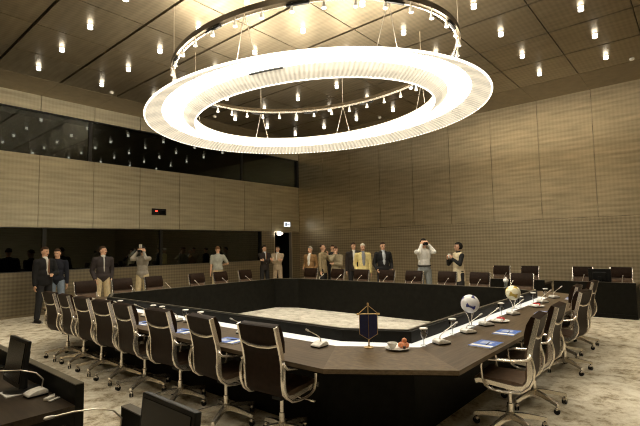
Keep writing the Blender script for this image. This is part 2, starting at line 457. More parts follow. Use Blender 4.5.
# door lamp, exit sign, wall display
o = empty('wall_lamp', (12.86, V-.09, 2.235), 0, 'small lit white lamp at the top left corner of the dark doorway', 'lamp')
MB().lathe([(.02,-.02),(.03,-.015),(.03,.03),(.02,.035)], (-.14, .0, 0), 12).build('bracket', 'brushed metal', o)
MB().lathe([(.03,-.15),(.075,-.12),(.085,-.04),(.08,.03),(.05,.1),(.015,.17)], (0,0,0), 18, Euler((0, PI/2, 0)).to_matrix()).build('shade', 'halogen', o, smooth=True)
MB().tube([(-.14, .0, 0), (-.14, .09, 0)], .012).build('arm', 'brushed metal', o)
e = empty('exit_sign', (13.35, V-.03, 2.63), 0, 'small lit pale blue exit sign on the wall above the doorway', 'sign')
MB().box((0, .012, 0), (.37, .036, .22)).build('housing', 'white plastic', e, bevel=.006)
m_ = MB(); m_.box((0, -.009, 0), (.34, .004, .19)).build('lit_face', 'exit glow', e)
p = MB(); p.mi = 0
p.box((-.075, -.013, 0), (.10, .004, .15)); p.box((.08, -.013, 0), (.12, .004, .03)); p.box((.12, -.013, .0), (.03, .004, .08), (0, PI/4, 0)); p.box((.0, -.013, -.0), (.02, .004, .15))
p.build('pictogram', 'brochure pale', e)
e = empty('wall_display', (7.47, V-.02, 2.895), 0, 'small black display box with a red light on the window wall', 'display')
MB().box((0, .01, 0), (.50, .04, .21)).build('housing', 'black plastic', e, bevel=.006)
MB().box((-.10, -.013, .02), (.07, .004, .04)).build('indicator', 'red led', e)
MB().box((.10, -.013, -.01), (.20, .004, .10)).build('dial_plate', 'screen', e)

# ------------------------------------------------------------------ ceiling downlights: one in the middle of every ceiling panel
root = empty('downlight', (0,0,0)); first_dl = root; root.scale = (.88, .88, .88)
MB().lathe([(.052,0),(.052,-.012),(.045,-.016)], (0,0,0), 18).build('collar', 'brushed metal', root)
MB().lathe([(.046,-.008),(.055,-.02),(.050,-.035),(.030,-.045),(.030,-.055),(.050,-.065),(.052,-.095),(.030,-.105)], (0,0,0), 18).build('glass_cylinder', 'lamp glow', root, smooth=True)
register(root)
used = False
for j in range(0, 10):
    for i in range(-3, 7):
        x = 2.591+.705+1.41*i; y = 11.945-.705-1.41*j
        if x < -.5 and y > 9: pass
        if used: o = copy_tree(first_dl)
        else: o = first_dl; used = True
        o.location = (x, y, HC)
        tag(o, 'lit cylinder downlight, %s row from the window wall, %s from the right-hand wall' % (ordinal(j).replace('nearest', 'first'), ordinal(6-i).replace('nearest', 'first')), 'ceiling light', 'downlights in the ceiling panels')
        ld = bpy.data.lights.get('downlight beam')
        if ld is None:
            ld = bpy.data.lights.new('downlight beam', 'SPOT'); ld.energy = 22; ld.color = (1., .88, .67); ld.spot_size = math.radians(118); ld.spot_blend = .9; ld.shadow_soft_size = .06
        lo = bpy.data.objects.new('downlight_beam', ld); COL.objects.link(lo); lo.parent = o; lo.location = (0, 0, -.15)
# small sensors
for k, (x, y, lb) in enumerate([(5.16, 11.71, 'small white round sensor on the ceiling between upper window strip and ring light'),
                                (12.38, .94, 'small white round sensor on the ceiling at the right edge of the picture'),
                                (12.22, 7.81, 'small white round sensor on the ceiling seen through the right part of the ring light'),
                                (8.38, 11.57, 'small white round sensor on the ceiling seen through the left part of the ring light')]):
    s_ = MB().lathe([(.05,0),(.055,-.02),(.04,-.045),(.02,-.055)], (0,0,0), 16).build('smoke_detector', 'white plastic', None, smooth=True, loc=(x, y, HC))
    tag(s_, lb, 'smoke detector', 'sensors on the ceiling')

# ------------------------------------------------------------------ chandelier
CXR, CYR = 5.9, 5.34
def oval(a, b, n, z, off=0.):
    pts = []
    for k in range(n):
        t = 2*PI*(k+off)/n; pts.append(V3((a*math.cos(t), b*math.sin(t), z)))
    return pts
A0, B0 = 2.63, 3.23       # outer half axes
W1, W2, W3 = .28, .36, .21   # outer skirt, lit underside, inner skirt
ch = empty('ring_chandelier', (CXR, CYR, 4.01), 0, 'huge glowing oval ring chandelier with crystal skirts hanging over the conference table', 'chandelier')
def band(mb, p, q, n=220, flute=0.):
    """ring of quads between two offsets (inset, z); flute makes every second line stand proud"""
    base = len(mb.v); L = len(p); vs = []
    for k in range(n):
        t = 2*PI*k/n
        for (ins, z) in p:
            d = flute*(1 if k % 2 else -1)
            vs.append(((A0-ins)*math.cos(t), (B0-ins)*math.sin(t), z - abs(d)*(k % 2)))
    fs = []
    for k in range(n):
        a = k*L; b = ((k+1) % n)*L
        for i in range(L-1): fs.append((a+i, a+i+1, b+i+1, b+i))
        if q: fs.append((a+L-1, a, b, b+L-1))
    mb.add(vs, fs); return mb
band(MB(), [(W1-.01, .12), (W1+W2+.01, .12)], False, 160).build('lit_underside', 'ring glow', ch)
band(MB(), [(0, -.01), (W1*.5, .065), (W1, .118), (W1, .135), (W1*.5, .085), (0, .01)], True, 480, .014).build('outer_crystal_skirt', 'lit crystal', ch)
band(MB(), [(W1+W2, .118), (W1+W2+.09, .045), (W1+W2+W3, -.02), (W1+W2+W3+.012, -.01), (W1+W2+.10, .06), (W1+W2, .135)], True, 380, .014).build('inner_crystal_skirt', 'lit crystal', ch)
band(MB(), [(W1+W2+W3+.012, -.015), (W1+W2+W3-.01, .17)], False, 160).build('inner_light_wall', 'ring upper diffuser', ch)
band(MB(), [(.002, .012), (.30, .148), (W1+W2+W3-.01, .172)], False, 160).build('top_diffuser', 'ring upper diffuser', ch)
MB().tube(oval(A0+.005, B0+.005, 160, 0), .016, 8, closed=True).build('outer_rim', 'halogen', ch)
MB().tube(oval(A0-W1-W2-W3, B0-W1-W2-W3, 160, -.022), .012, 8, closed=True).build('inner_rim', 'halogen', ch)
for k in range(24):
    t = 2*PI*k/24
    for (i0, i1) in ((W1, W1+W2),):
        p0 = V3(((A0-i0)*math.cos(t), (B0-i0)*math.sin(t), .116)); p1 = V3(((A0-i1)*math.cos(t), (B0-i1)*math.sin(t), .116))
        MB().tube([p0, p1], .004, 4).build('panel_joint', 'brushed metal', ch)
for k in (0.37, 3.51):
    vm = MB(); vs = []
    for s_ in range(7):
        t = k*1. + (s_-3)*.035
        p0 = V3(((A0-W1-W2+.012)*math.cos(t), (B0-W1-W2+.012)*math.sin(t), .10)); vs.append(p0)
    vm.tube(vs, .016, 6); vm.build('clip', 'dark frame', ch)
cabm = []
TA, TB, TZ = 2.17, 2.79, 4.90-4.01
for k in range(8):
    t = 2*PI*(k+.35)/8
    for dt in (-.035, .035):
        pa = V3((TA*math.cos(t), TB*math.sin(t), TZ)); pb = V3(((A0-.5)*math.cos(t+dt*2), (B0-.5)*math.sin(t+dt*2), .17))
        MB().tube([pa, pb], .006, 5).build('cable', 'brushed metal', ch)
rl = bpy.data.lights

# spotlight track above the ring
tk = empty('spotlight_track', (CXR, CYR, 4.90), 0, 'dark oval metal track with small hanging spotlights above the glowing ring', 'lighting track')
A0s, B0s = A0, B0; A0, B0 = TA+.03, TB+.03
band(MB(), [(0, 0), (.05, 0), (.05, .085), (0, .085)], True, 140).build('rail', 'track metal', tk, smooth=True)
band(MB(), [(.05, -.02), (.075, -.02), (.075, .012), (.05, .012)], True, 140).build('lower_rail', 'chrome', tk, smooth=True)
A0, B0 = A0s, B0s
proto = None
for k in range(38):
    t = 2*PI*(k+.3)/38
    p = V3(((TA)*math.cos(t), (TB)*math.sin(t), -.0))
    if proto is None:
        so = MB().tube([(0,0,.0),(0,0,-.05)], .006, 6).lathe([(.014,-.05),(.022,-.07),(.030,-.11),(.038,-.155)], (0,0,0), 12).build('spotlight', 'white plastic', tk, smooth=True)
        ln = MB().lathe([(.036,-.156),(.036,-.162),(.02,-.17)], (0,0,0), 12).build('lens', 'halogen', so)
        proto = (so, ln); so.location = p; so.scale = (.85, .85, .85)
    else:
        a = proto[0].copy(); COL.objects.link(a); a.location = p
        bb_ = proto[1].copy(); COL.objects.link(bb_); bb_.parent = a
for k in range(12):
    t = 2*PI*(k+.1)/12
    a = MB(); pts = []
    for s_ in range(5):
        tt = t+(s_-2)*.03; pts.append((TA*math.cos(tt), TB*math.sin(tt), -.035))
    a.tube(pts, .024, 6).build('transformer', 'black plastic', tk)
for k in range(8):
    t = 2*PI*(k+.35)/8
    MB().tube([(TA*math.cos(t), TB*math.sin(t), .1), (TA*math.cos(t), TB*math.sin(t), HC-4.90)], .007, 5).build('suspension_rod', 'brushed metal', tk)

# real lamps inside the ring: oval run of area lights facing down and up
def area(name, loc, size, energy, down=True, col=(1., .90, .73)):
    ld = bpy.data.lights.get(name)
    if ld is None:
        ld = bpy.data.lights.new(name, 'AREA'); ld.shape = 'SQUARE'; ld.size = size; ld.energy = energy; ld.color = col
    o = bpy.data.objects.new(name, ld); COL.objects.link(o); o.parent = ch; o.location = loc
    if not down: o.rotation_euler = (PI, 0, 0)
for k in range(14):
    t = 2*PI*(k+.5)/14
    area('ring_lamp_up', ((A0-.56)*math.cos(t), (B0-.56)*math.sin(t), .21), .45, 25, False)

# ------------------------------------------------------------------ conference table
IX0, IX1, IY0, IY1 = 3.54, 8.29, 2.20, 8.46       # inner face of the fence
OX0, OX1, OY0, OY1 = 2.62, 9.21, 1.41, 9.25       # outer edge of the top
def octo(x0, x1, y0, y1, cx, cy):
    return [(x0, y0+cy), (x0+cx, y0), (x1-cx, y0), (x1, y0+cy), (x1, y1-cy), (x1-cx, y1), (x0+cx, y1), (x0, y1-cy)]
P_in = octo(IX0, IX1, IY0, IY1, .28, .56)
P_fo = octo(IX0-.07, IX1+.07, IY0-.07, IY1+.07, .305, .60)
P_wh = octo(IX0-.25, IX1+.25, IY0-.20, IY1+.20, .40, .66)
P_ou = octo(OX0, OX1, OY0, OY1, .57, .84)
P_ba = octo(OX0+.52, OX1-.52, OY0+.55, OY1-.55, .36, .70)
ct = empty('conference_table', (5.915, 5.33, 0), 0, 'huge dark wood hollow conference table with cut corners, white strip and black inner screen', 'table')
def loc0(poly): return [(x-5.915, y-5.33) for x, y in poly]
Pi, Pf, Pw, Po, Pb = map(loc0, (P_in, P_fo, P_wh, P_ou, P_ba))
def seg_ring(pa, pb, i, z0, z1, mb=None, gap=.0):
    j = (i+1) % 8; mb = mb or MB()
    return mb.prism([pa[i], pa[j], pb[j], pb[i]], z0, z1)
for i in range(8):
    mat = ['oak diagonal', 'oak along x', 'oak diagonal', 'oak along y'][i % 4]
    seg_ring(Pw, Po, i, .705, .74).build('tabletop', mat, ct)
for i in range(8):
    seg_ring(Pf, Pw, i, .70, .743).build('glowing_strip', 'glowing white', ct)
for i in range(8):
    fb = MB(); seg_ring(Pi, Pf, i, .0, .853, fb); fb.build('inner_screen', 'black panel', ct)
fc = MB()
for i in range(8): seg_ring(Pi, loc0(octo(IX0-.035, IX1+.035, IY0-.035, IY1+.035, .29, .58)), i, .853, .862, fc)
fc.build('screen_cap', 'fence top', ct)
Pb2 = loc0(octo(OX0+.56, OX1-.56, OY0+.59, OY1-.59, .37, .71))
for i in range(8):
    seg_ring(Pb2, Pb, i, .0, .704).build('base_panel', 'black panel', ct)
lip = MB()
for i in range(8): seg_ring(loc0(octo(OX0+.06, OX1-.06, OY0+.06, OY1-.06, .57, .84)), loc0(octo(OX0+.02, OX1-.02, OY0+.02, OY1-.02, .57, .84)), i, .688, .704, lip)
lip.build('edge_rail', 'black panel', ct)
struct(MB().prism([(x, y) for x, y in octo(IX0+.001, IX1-.001, IY0+.001, IY1-.001, .28, .56)], .001, .115).build('floor_inner_platform', 'carpet pale'))

# ------------------------------------------------------------------ chairs
PROF = [(.235,.455),(.20,.468),(.12,.462),(.0,.448),(-.10,.438),(-.165,.448),(-.205,.49),(-.218,.56),(-.220,.64),(-.222,.72),(-.236,.80),(-.258,.88),(-.280,.96),(-.300,1.035)]
def prof_pt(i, off):
    a = V3((0, *PROF[max(i-1, 0)])); b = V3((0, *PROF[min(i+1, len(PROF)-1)])); t = (b-a).normalized()
    n = V3((0, t.z, -t.y))       # towards the sitter
    if n.z < 0 and i < 4: n = -n
    if i >= 6 and n.y < 0: n = -n
    return V3((0, *PROF[i])) + n*off
def sheet(i0, i1, hw, o0, o1, mb, puff=0.):
    idx = list(range(i0, i1+1)); m = len(idx)
    secs = []
    for q, i in enumerate(idx):
        e = puff*math.sin(PI*min(max(q/(m-1), .0), 1.))**.5 if puff else 0
        secs.append((prof_pt(i, o0), prof_pt(i, o1+e)))
    vs = []
    for a, b in secs:
        vs += [(-hw, a.y, a.z), (hw, a.y, a.z), (hw*.97, b.y, b.z), (0, b.y, b.z), (-hw*.97, b.y, b.z)]
    fs = []
    for q in range(m-1):
        A = q*5; B = A+5
        fs += [(A+k, A+(k+1) % 5, B+(k+1) % 5, B+k) for k in range(5)]
    fs += [(4,3,2,1,0), tuple((m-1)*5+k for k in range(5))]
    mb.add(vs, fs); return mb
def make_chair():
    r = empty('swivel_chair', (0,0,0))
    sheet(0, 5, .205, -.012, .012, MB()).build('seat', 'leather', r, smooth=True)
    s2 = MB(); sheet(0, 2, .20, .012, .030, s2, .016); sheet(2, 5, .20, .012, .030, s2, .016); s2.build('seat_pad', 'leather front lit', r, smooth=True)
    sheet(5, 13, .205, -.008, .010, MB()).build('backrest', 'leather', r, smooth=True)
    b2 = MB(); sheet(6, 8, .20, .010, .030, b2, .014); sheet(8, 10, .20, .010, .030, b2, .014); b2.build('back_pad', 'leather front lit', r, smooth=True)
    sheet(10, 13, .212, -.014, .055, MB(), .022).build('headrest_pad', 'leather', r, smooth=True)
    for sx in (-1, 1):
        mb = MB(); pts = [prof_pt(i, 0) for i in range(len(PROF))]; vs = []; fs = []
        for i, p in enumerate(pts):
            a = prof_pt(i, -.019); b = prof_pt(i, .019)
            x0 = sx*.205; x1 = sx*.226
            vs += [(x0, a.y, a.z), (x1, a.y, a.z), (x1, b.y, b.z), (x0, b.y, b.z)]
        for i in range(len(pts)-1):
            A = i*4; B = A+4; fs += [(A+k, A+(k+1) % 4, B+(k+1) % 4, B+k) for k in range(4)]
        fs += [(3,2,1,0), tuple((len(pts)-1)*4+k for k in range(4))]
        mb.add(vs, fs); mb.build('side_rail', 'chrome', r, smooth=True)
        x = sx*.248
        loop = [(sx*.225,-.230,.735),(x,-.240,.725),(x,-.20,.690),(x,-.10,.672),(x,.04,.668),(x,.12,.665),(x,.16,.645),(x,.172,.60),(x,.165,.50),(x,.145,.44),(x,.10,.415),(x,.04,.405),(x,-.06,.405),(x,-.15,.42),(x,-.215,.47),(x,-.250,.54),(x,-.258,.61),(x,-.250,.67),(sx*.235,-.235,.72)]
        MB().tube(loop, .0115, 8).build('armrest', 'chrome', r, smooth=True)
    MB().tube([(-.216,-.268,.885),(-.12,-.278,.862),(0,-.280,.855),(.12,-.278,.862),(.216,-.268,.885)], .013, 8).build('spreader_bar', 'chrome', r, smooth=True)
    MB().tube([(-.215,-.03,.425),(0,-.03,.40),(.215,-.03,.425)], .012, 8).tube([(-.215,.14,.44),(0,.12,.405),(.215,.14,.44)], .012, 8).build('under_seat_bar', 'chrome', r, smooth=True)
    MB().box((0,.03,.385), (.11,.20,.045)).build('tilt_mechanism', 'black plastic', r, bevel=.008)
    MB().tube([(.05,.06,.38),(.24,.10,.36)], .006, 6).box((.26,.104,.358), (.05,.022,.012)).build('lever', 'chrome', r)
    MB().lathe([(.026,.10),(.026,.24),(.018,.245),(.018,.365)], (0,0,0), 14).build('column', 'chrome', r, smooth=True)
    hub = MB().lathe([(.035,.095),(.038,.10),(.038,.15),(.03,.165)], (0,0,0), 14)
    base = hub.build('base_hub', 'brushed metal', r, smooth=True)
    for k in range(5):
        a = 2*PI*k/5 + .3; d = V3((math.cos(a), math.sin(a), 0)); n = V3((-d.y, d.x, 0))
        lg = MB(); vs = []
        for (rr, zt, zb, hw) in ((.03, .155, .105, .026), (.12, .148, .108, .024), (.24, .124, .092, .021), (.325, .105, .075, .018)):
            for q, z in ((-hw, zb), (hw, zb), (hw*.7, zt), (-hw*.7, zt)): vs.append(d*rr + n*q + V3((0,0,z)))
        fs = [(3,2,1,0), (12,13,14,15)]
        for i in range(3):
            A = i*4; B = A+4; fs += [(A+q, A+(q+1) % 4, B+(q+1) % 4, B+q) for q in range(4)]
        lg.add(vs, fs); lo = lg.build('base_leg', 'chrome', r, smooth=True)
        cs = MB(); c0 = d*.305 + V3((0, 0, .028))
        R = Matrix.Rotation(a+.7, 3, 'Z') @ Euler((PI/2, 0, 0)).to_matrix()
        for off in (-.013, .013): cs.lathe([(.020,-.007),(.028,-.005),(.028,.005),(.020,.007)], c0 + R @ V3((0,0,off)), 14, R)
        cs.tube([c0+V3((0,0,.02)), c0+V3((0,0,.055))], .009, 8)
        cs.mi = 1; cs.ell(c0+V3((0,0,.020)), (.024,.024,.020), None, 10, 6)
        cs.build('caster', ['black plastic', 'chrome'], lo, smooth=True)
    register(r); return r
CH0 = make_chair(); ch_used = [False]
def chair(x, y, face, label, group):
    """face: world angle the sitter looks along; x, y: place of the top of the back"""
    if ch_used[0]: o = copy_tree(CH0)
    else: o = CH0; ch_used[0] = True
    f = V3((math.cos(face), math.sin(face), 0))
    o.location = V3((x, y, 0)) + f*.300; o.rotation_euler = (0, 0, face-PI/2)
    tag(o, label, 'chair', group); return o
rj = [.05, -.06, .03, -.02, .05, .02, -.04, .02]
for n, y in enumerate([2.84, 3.64, 4.42, 5.22, 5.84, 6.48, 7.14, 7.75]):
    chair(2.45+[.02,.0,0,0,.02,.03,.04,.04][n], y, 0+rj[n]*1.2, 'brown leather swivel chair along the table\'s left side, %s from the near end' % ordinal(n).replace('nearest','first'), 'chairs along the left side of the table')
for n, (x, y, a) in enumerate([(4.22, 1.09, .10), (5.02, 1.11, .04), (6.55, 1.15, -.10), (7.28, 1.36, .05), (8.16, 1.30, .0)]):
    chair(x, y, PI/2+a, 'brown leather swivel chair along the table\'s right side, %s from the near end' % ordinal(n).replace('nearest','first'), 'chairs along the right side of the table')
for n, x in enumerate([3.84, 4.62, 5.36, 6.53, 7.26, 8.11]):
    chair(x, 9.85, -PI/2+rj[n], 'brown leather chair facing us behind the far left table side, %s from the left' % ordinal(n).replace('nearest', 'first'), 'chairs at the far left side of the table')
for n, y in enumerate([8.57, 7.58, 6.79, 6.0, 5.25, 4.41, 3.66, 2.8]):
    chair(9.58, y, PI+rj[n], 'brown leather chair facing us behind the far right table side, %s from the left' % ordinal(n).replace('nearest', 'first'), 'chairs at the far right side of the table')
for n, (y, lb) in enumerate([(4.19, 'brown leather chair behind the far secretary desk, left one of the two there'), (3.46, 'brown leather chair behind the far secretary desk, right one of the two there'),
                             (2.24, 'brown leather chair behind the black desk at the right edge, left of its monitor'), (1.45, 'brown leather chair behind the black desk at the right edge, right of its monitor')]):
    chair(12.55, y, PI, lb, 'chairs at the desks by the right-hand wall')

# ------------------------------------------------------------------ side desks
def desk(x_f, y0, y1, sgn, zt, zf, label, name='desk', depth=.8, plinth=True):
    """front screen stands at x_f, sgn = side on which the worktop lies"""
    r = empty(name, (x_f, (y0+y1)/2, 0), 0, label, 'desk'); L = (y1-y0)/2
    s = sgn
    fb = MB(); fb.bb(0, s*.05, -L, L, 0.0, zf); fb.build('front_screen', 'black panel', r)
    MB().bb(-.001, s*.051, -L-.001, L+.001, zf, zf+.006).build('screen_cap', 'fence top', r)
    MB().bb(s*.05, s*depth, -L+.003, L-.003, zt-.045, zt).build('worktop', 'desk wood', r)
    for yy in (-L+.003, L-.043): MB().bb(s*.05, s*(depth-.12), yy, yy+.04, 0, zt-.045).build('side_panel', 'black panel', r)
    if plinth: MB().bb(-s*.012, -.001*s, -L+.02, L-.02, 0.0, .09).build('plinth', 'black panel', r)
    return r
desk(11.44, 1.08, 2.66, 1, .70, .765, 'long black desk standing in front of the wall at the right edge')
desk(11.44, 2.86, 4.42, 1, .70, .765, 'dark secretary desk half hidden behind the far right end of the table')
desk(1.16, 2.95, 5.0, -1, .74, .86, 'dark wood desk in the lower left corner with monitor and microphone')
desk(1.16, .55, 2.35, -1, .74, .86, 'dark desk at the bottom edge behind the lower monitor')

def monitor(x, y, z, face, label, w=.42, h=.34, tilt=.12, zc=.24):
    r = empty('monitor', (x, y, z), face+PI/2, label, 'monitor')      # local -Y is the screen side
    R = Euler((-tilt, 0, 0)).to_matrix().to_4x4()
    T = Matrix.Translation((0, 0, zc)) @ R
    MB().box((0, .014, 0), (w, .028, h)).xf(T).build('housing', 'black plastic', r, bevel=.006)
    MB().box((0, .042, -.01), (w*.6, .028, h*.6)).xf(T).build('back_cover', 'black plastic', r, bevel=.01)
    MB().box((0, -.002, .008), (w-.04, .004, h-.05)).xf(T).build('screen', 'screen', r)
    MB().box((0, .06, zc*.45), (.06, .025, zc*.9)).build('stand', 'black plastic', r)
    MB().lathe([(.11,0),(.11,.008),(.05,.014)], (0, .05, 0), 22).build('foot', 'black plastic', r)
    return r

def mic_unit(x, y, z, face, label, group='conference microphones', side=1, flip=0, light=False, lean=1., arc=False):
    """face: direction in which the speaker sits looking; gooseneck rises and leans towards the seat"""
    r = empty('microphone', (x, y, z), face-PI/2, label, 'microphone', group)
    b = MB()
    prof = [(-.085,.012),(-.08,.030),(-.02,.052),(.05,.060),(.082,.045),(.085,.012)]
    vs = [(-.068, a, c_) for a, c_ in prof] + [(.068, a, c_) for a, c_ in prof]
    n = len(prof); fs = [tuple(range(n)), tuple(range(2*n-1, n-1, -1))] + [(i, n+i, n+(i+1) % n, (i+1) % n) for i in range(n)]
    b.add(vs, fs); b.build('housing', 'white plastic', r, bevel=.012, smooth=True)
    MB().box((0, 0, .007), (.130, .165, .014)).build('base', 'black plastic', r, bevel=.005)
    g_ = [(0, .05, .058), (0, .057, .10), (0, .035, .145), (0, -.03, .185), (0, -.11, .215), (0, -.20, .24)]
    if not arc: g_ = [(0, .02, .055), (0, .022, .082), (0, -.005, .112), (0, -.06, .145), (0, -.13, .18), (0, -.18, .205)]
    else: g_ = [(0, .05, .06), (0, .06, .13), (0, .0, .20), (0, -.12, .25), (0, -.28, .28), (0, -.40, .29)]
    r.scale = (.82, .82, .82) if not arc else (.72, .72, .72)
    MB().tube(g_, [.0075,.0065,.0055,.005,.005,.005], 8).build('gooseneck', 'brushed metal', r, smooth=True)
    p0, p1 = V3(g_[-2]), V3(g_[-1]); d = (p1-p0).normalized()
    MB().tube([p1-d*.005, p1+d*.01, p1+d*.045, p1+d*.055], [.007,.011,.011,.006], 10).build('microphone_head', 'silver plastic', r, smooth=True)
    return r

def stem_glass(x, y, z, label, group):
    r = empty('water_glass', (x, y, z), 0, label, 'glass', group)
    MB().lathe([(.034,0),(.034,.003),(.006,.008),(.004,.02),(.004,.055),(.016,.066),(.030,.085),(.036,.115),(.033,.15)], (0,0,0), 18).build('bowl_and_stem', 'clear glass', r, smooth=True)
    MB().lathe([(.036,.150),(.040,.152),(.040,.160),(.03,.163)], (0,0,0), 18).build('paper_lid', 'paper white', r, smooth=True)
    return r

def brochure(x, y, z, rot, label, w=.30, d=.21, both=True):
    r = empty('brochure', (x, y, z), rot, label, 'brochure', 'blue brochures on the conference table')
    MB().box((0, 0, .004), (w, d, .008)).build('pages', 'paper white', r)
    m_ = MB(); m_.mi = 0; m_.box((0, 0, .0085), (w*.995, d*.995, .001)); m_.mi = 1; m_.box((w*.18, d*.05, .0095), (w*.34, d*.5, .001)); m_.mi = 2; m_.box((-w*.30, 0, .0095), (w*.18, d*.95, .001))
    m_.build('cover', ['brochure blue', 'brochure pale', 'paper white'], r)
    MB().tube([(-w*.22, -.03, .0125), (w*.2, -.01, .0125)], .0035, 6).build('pen', 'black plastic', r)
    return r
TZ_ = .742
# right side of the table (speakers look along +Y)
rx = [3.93, 4.56, 5.08, 6.03, 6.75, 7.45, 8.16]
places = ['nearest to the camera', 'in front of the white and blue football', 'right of the white and blue football', 'below the gold football', 'beside the far plate of berries', 'before the last one', 'at the far end']
for n, x in enumerate(rx):
    if n == 4: continue
    mic_unit(x, 1.90, TZ_, PI/2+1.05, 'white microphone on the table\'s right side, %s' % places[n], side=1 if n % 2 == 0 else .8, lean=.2 if n != 5 else .6)
for n, x in enumerate([3.77, 4.40, 6.00-.12, 6.70, 7.33, 8.04]):
    stem_glass(x, 2.0, TZ_, 'covered stemmed water glass on the table\'s right side, %s from the near corner' % ordinal(n).replace('nearest', 'first'), 'covered water glasses')
for n, (x, y, lb) in enumerate([(4.13, 1.56, 'blue brochure with pen on the right side of the table, nearest to the camera'), (4.78, 1.58, 'blue brochure on the right side of the table, left of the first chair'),
                                (6.35, 1.60, 'blue brochure on the right side of the table behind the second chair'), (8.15, 1.62, 'pale blue brochure at the far end of the right side of the table')]):
    brochure(x, y, TZ_, .05*(n-1), lb)
# left side (speakers look along +X)
for n, y in enumerate([2.76, 3.86, 4.42, 5.22, 5.98, 6.6, 7.35, 8.0]):
    mic_unit(3.17, y, TZ_, 0, 'white desk microphone on the left side of the table, %s from the near corner' % ordinal(n).replace('nearest', 'first'), side=1 if n != 1 else .9, lean=.15)
for n, y in enumerate([4.72, 5.05, 5.62, 5.86, 6.85]):
    stem_glass(3.2, y, TZ_, 'covered stemmed water glass on the table\'s left side, %s from the near corner' % ordinal(n).replace('nearest', 'first'), 'covered water glasses')
for n, (y, lb) in enumerate([(3.66, 'blue brochure on the left side of the table, between the two nearest chairs'), (4.50, 'blue brochure on the left side of the table, behind the second chair'), (5.40, 'blue brochure on the left side of the table, behind the fourth chair')]):
    brochure(2.83, y, TZ_, PI/2+.1, lb)
# far sides
for n, x in enumerate([4.4, 5.2, 5.95, 6.75, 7.5, 7.85]):
    if n == 5: continue
    mic_unit(x+.1, 8.98, TZ_, -PI/2, 'white desk microphone at the far left side of the table, %s from the left' % ordinal(n).replace('nearest', 'first'), side=1, lean=.1)
for n, y in enumerate([7.75, 7.15, 6.5, 5.75, 5.0, 4.2, 3.5, 2.85]):
    mic_unit(8.95, y, TZ_, PI, 'white desk microphone at the far right side of the table, %s from the left' % ordinal(n).replace('nearest', 'first'), side=-1, lean=.1)
for n, (y, lb) in enumerate([(6.25, 'white card lying by the microphone in front of the man in the yellow jacket'), (5.55, 'white card lying by the microphone in front of the man in the black suit'), (4.85, 'white card lying left of the white-shirted photographer')]):
    tag(MB().box((0,0,.03), (.02,.13,.06)).build('name_card', 'paper white', None, loc=(8.75, y, TZ_), bevel=.002), lb, 'card', 'white cards on the far side of the table')

# plates with refreshments
def plate(x, y, label, kind):
    r = empty('plate', (x, y, TZ_), 0, label, 'plate', 'plates with snacks')
    MB().lathe([(.06,0),(.07,.004),(.108,.015),(.111,.019),(.07,.010),(.02,.008)], (0,0,0), 28).build('dish', 'porcelain', r, smooth=True)
    return r
plate(3.50, 2.12, 'white plate carrying a white bowl and orange fruit beside the pennant', 0)
for k, (dx, dy, rr) in enumerate([(.035,-.045,.026), (.07,-.02,.028), (.06,-.06,.024), (.03,-.015,.026), (.055,-.04,.024)]):
    a = MB().ell((0,0,0), (rr, rr, rr*.92), None, 14, 9).lathe([(.003,rr*.85),(.002,rr*1.1)], (0,0,0), 6).build('apricot', 'apricot', None, smooth=True, loc=(3.50+dx, 2.12+dy, TZ_+.036+(.038 if k == 4 else 0)))
    tag(a, 'orange fruit on the plate by the pennant, %s' % ['left front one', 'right one', 'front one', 'rear one', 'top one of the heap'][k], 'fruit', 'fruit on the plate by the pennant')
bw = MB().lathe([(.018,0),(.022,.006),(.042,.035),(.046,.052),(.042,.052),(.03,.02)], (0,0,0), 20).build('bowl', 'porcelain', None, smooth=True, loc=(3.455, 2.145, TZ_+.012))
tag(bw, 'small white bowl standing on the plate by the pennant', 'bowl')
sp = MB().lathe([(.012,.0),(.014,.02),(.012,.022)], (0,0,0), 12).build('chocolate_piece', 'chocolate', None, loc=(3.485, 2.04, TZ_+.018), bevel=.002); tag(sp, 'small dark chocolate at the front of the plate by the pennant', 'sweet')
for (x, lb, wh) in ((5.40, 'white plate with red sweets right of the white and blue football', 'near'), (6.93, 'white plate with red sweets on the far part of the right table side', 'far')):
    plate(x, 1.86, lb, 1)
    for k, (dx, dy) in enumerate([(.05,-.02), (.07,.02), (.04,.03)]):
        a = MB().ell((0,0,0), (.024,.024,.02), None, 12, 8).box((0,0,.02), (.008,.008,.008)).build('red_sweet', 'red berry', None, smooth=True, loc=(x+dx, 1.86+dy, TZ_+.030))
        tag(a, 'red sweet on the %s plate, %s' % (wh, ['front one', 'right one', 'rear one'][k]), 'sweet', 'red sweets on the %s plate' % wh)
    nk = MB().prism([(-.06,-.04),(.02,-.05),(.01,.05),(-.05,.04)], 0, .022).build('napkin', 'paper white', None, loc=(x-.01, 1.87, TZ_+.014), bevel=.004)
    tag(nk, 'folded white napkin on the %s plate of red sweets' % wh, 'napkin')
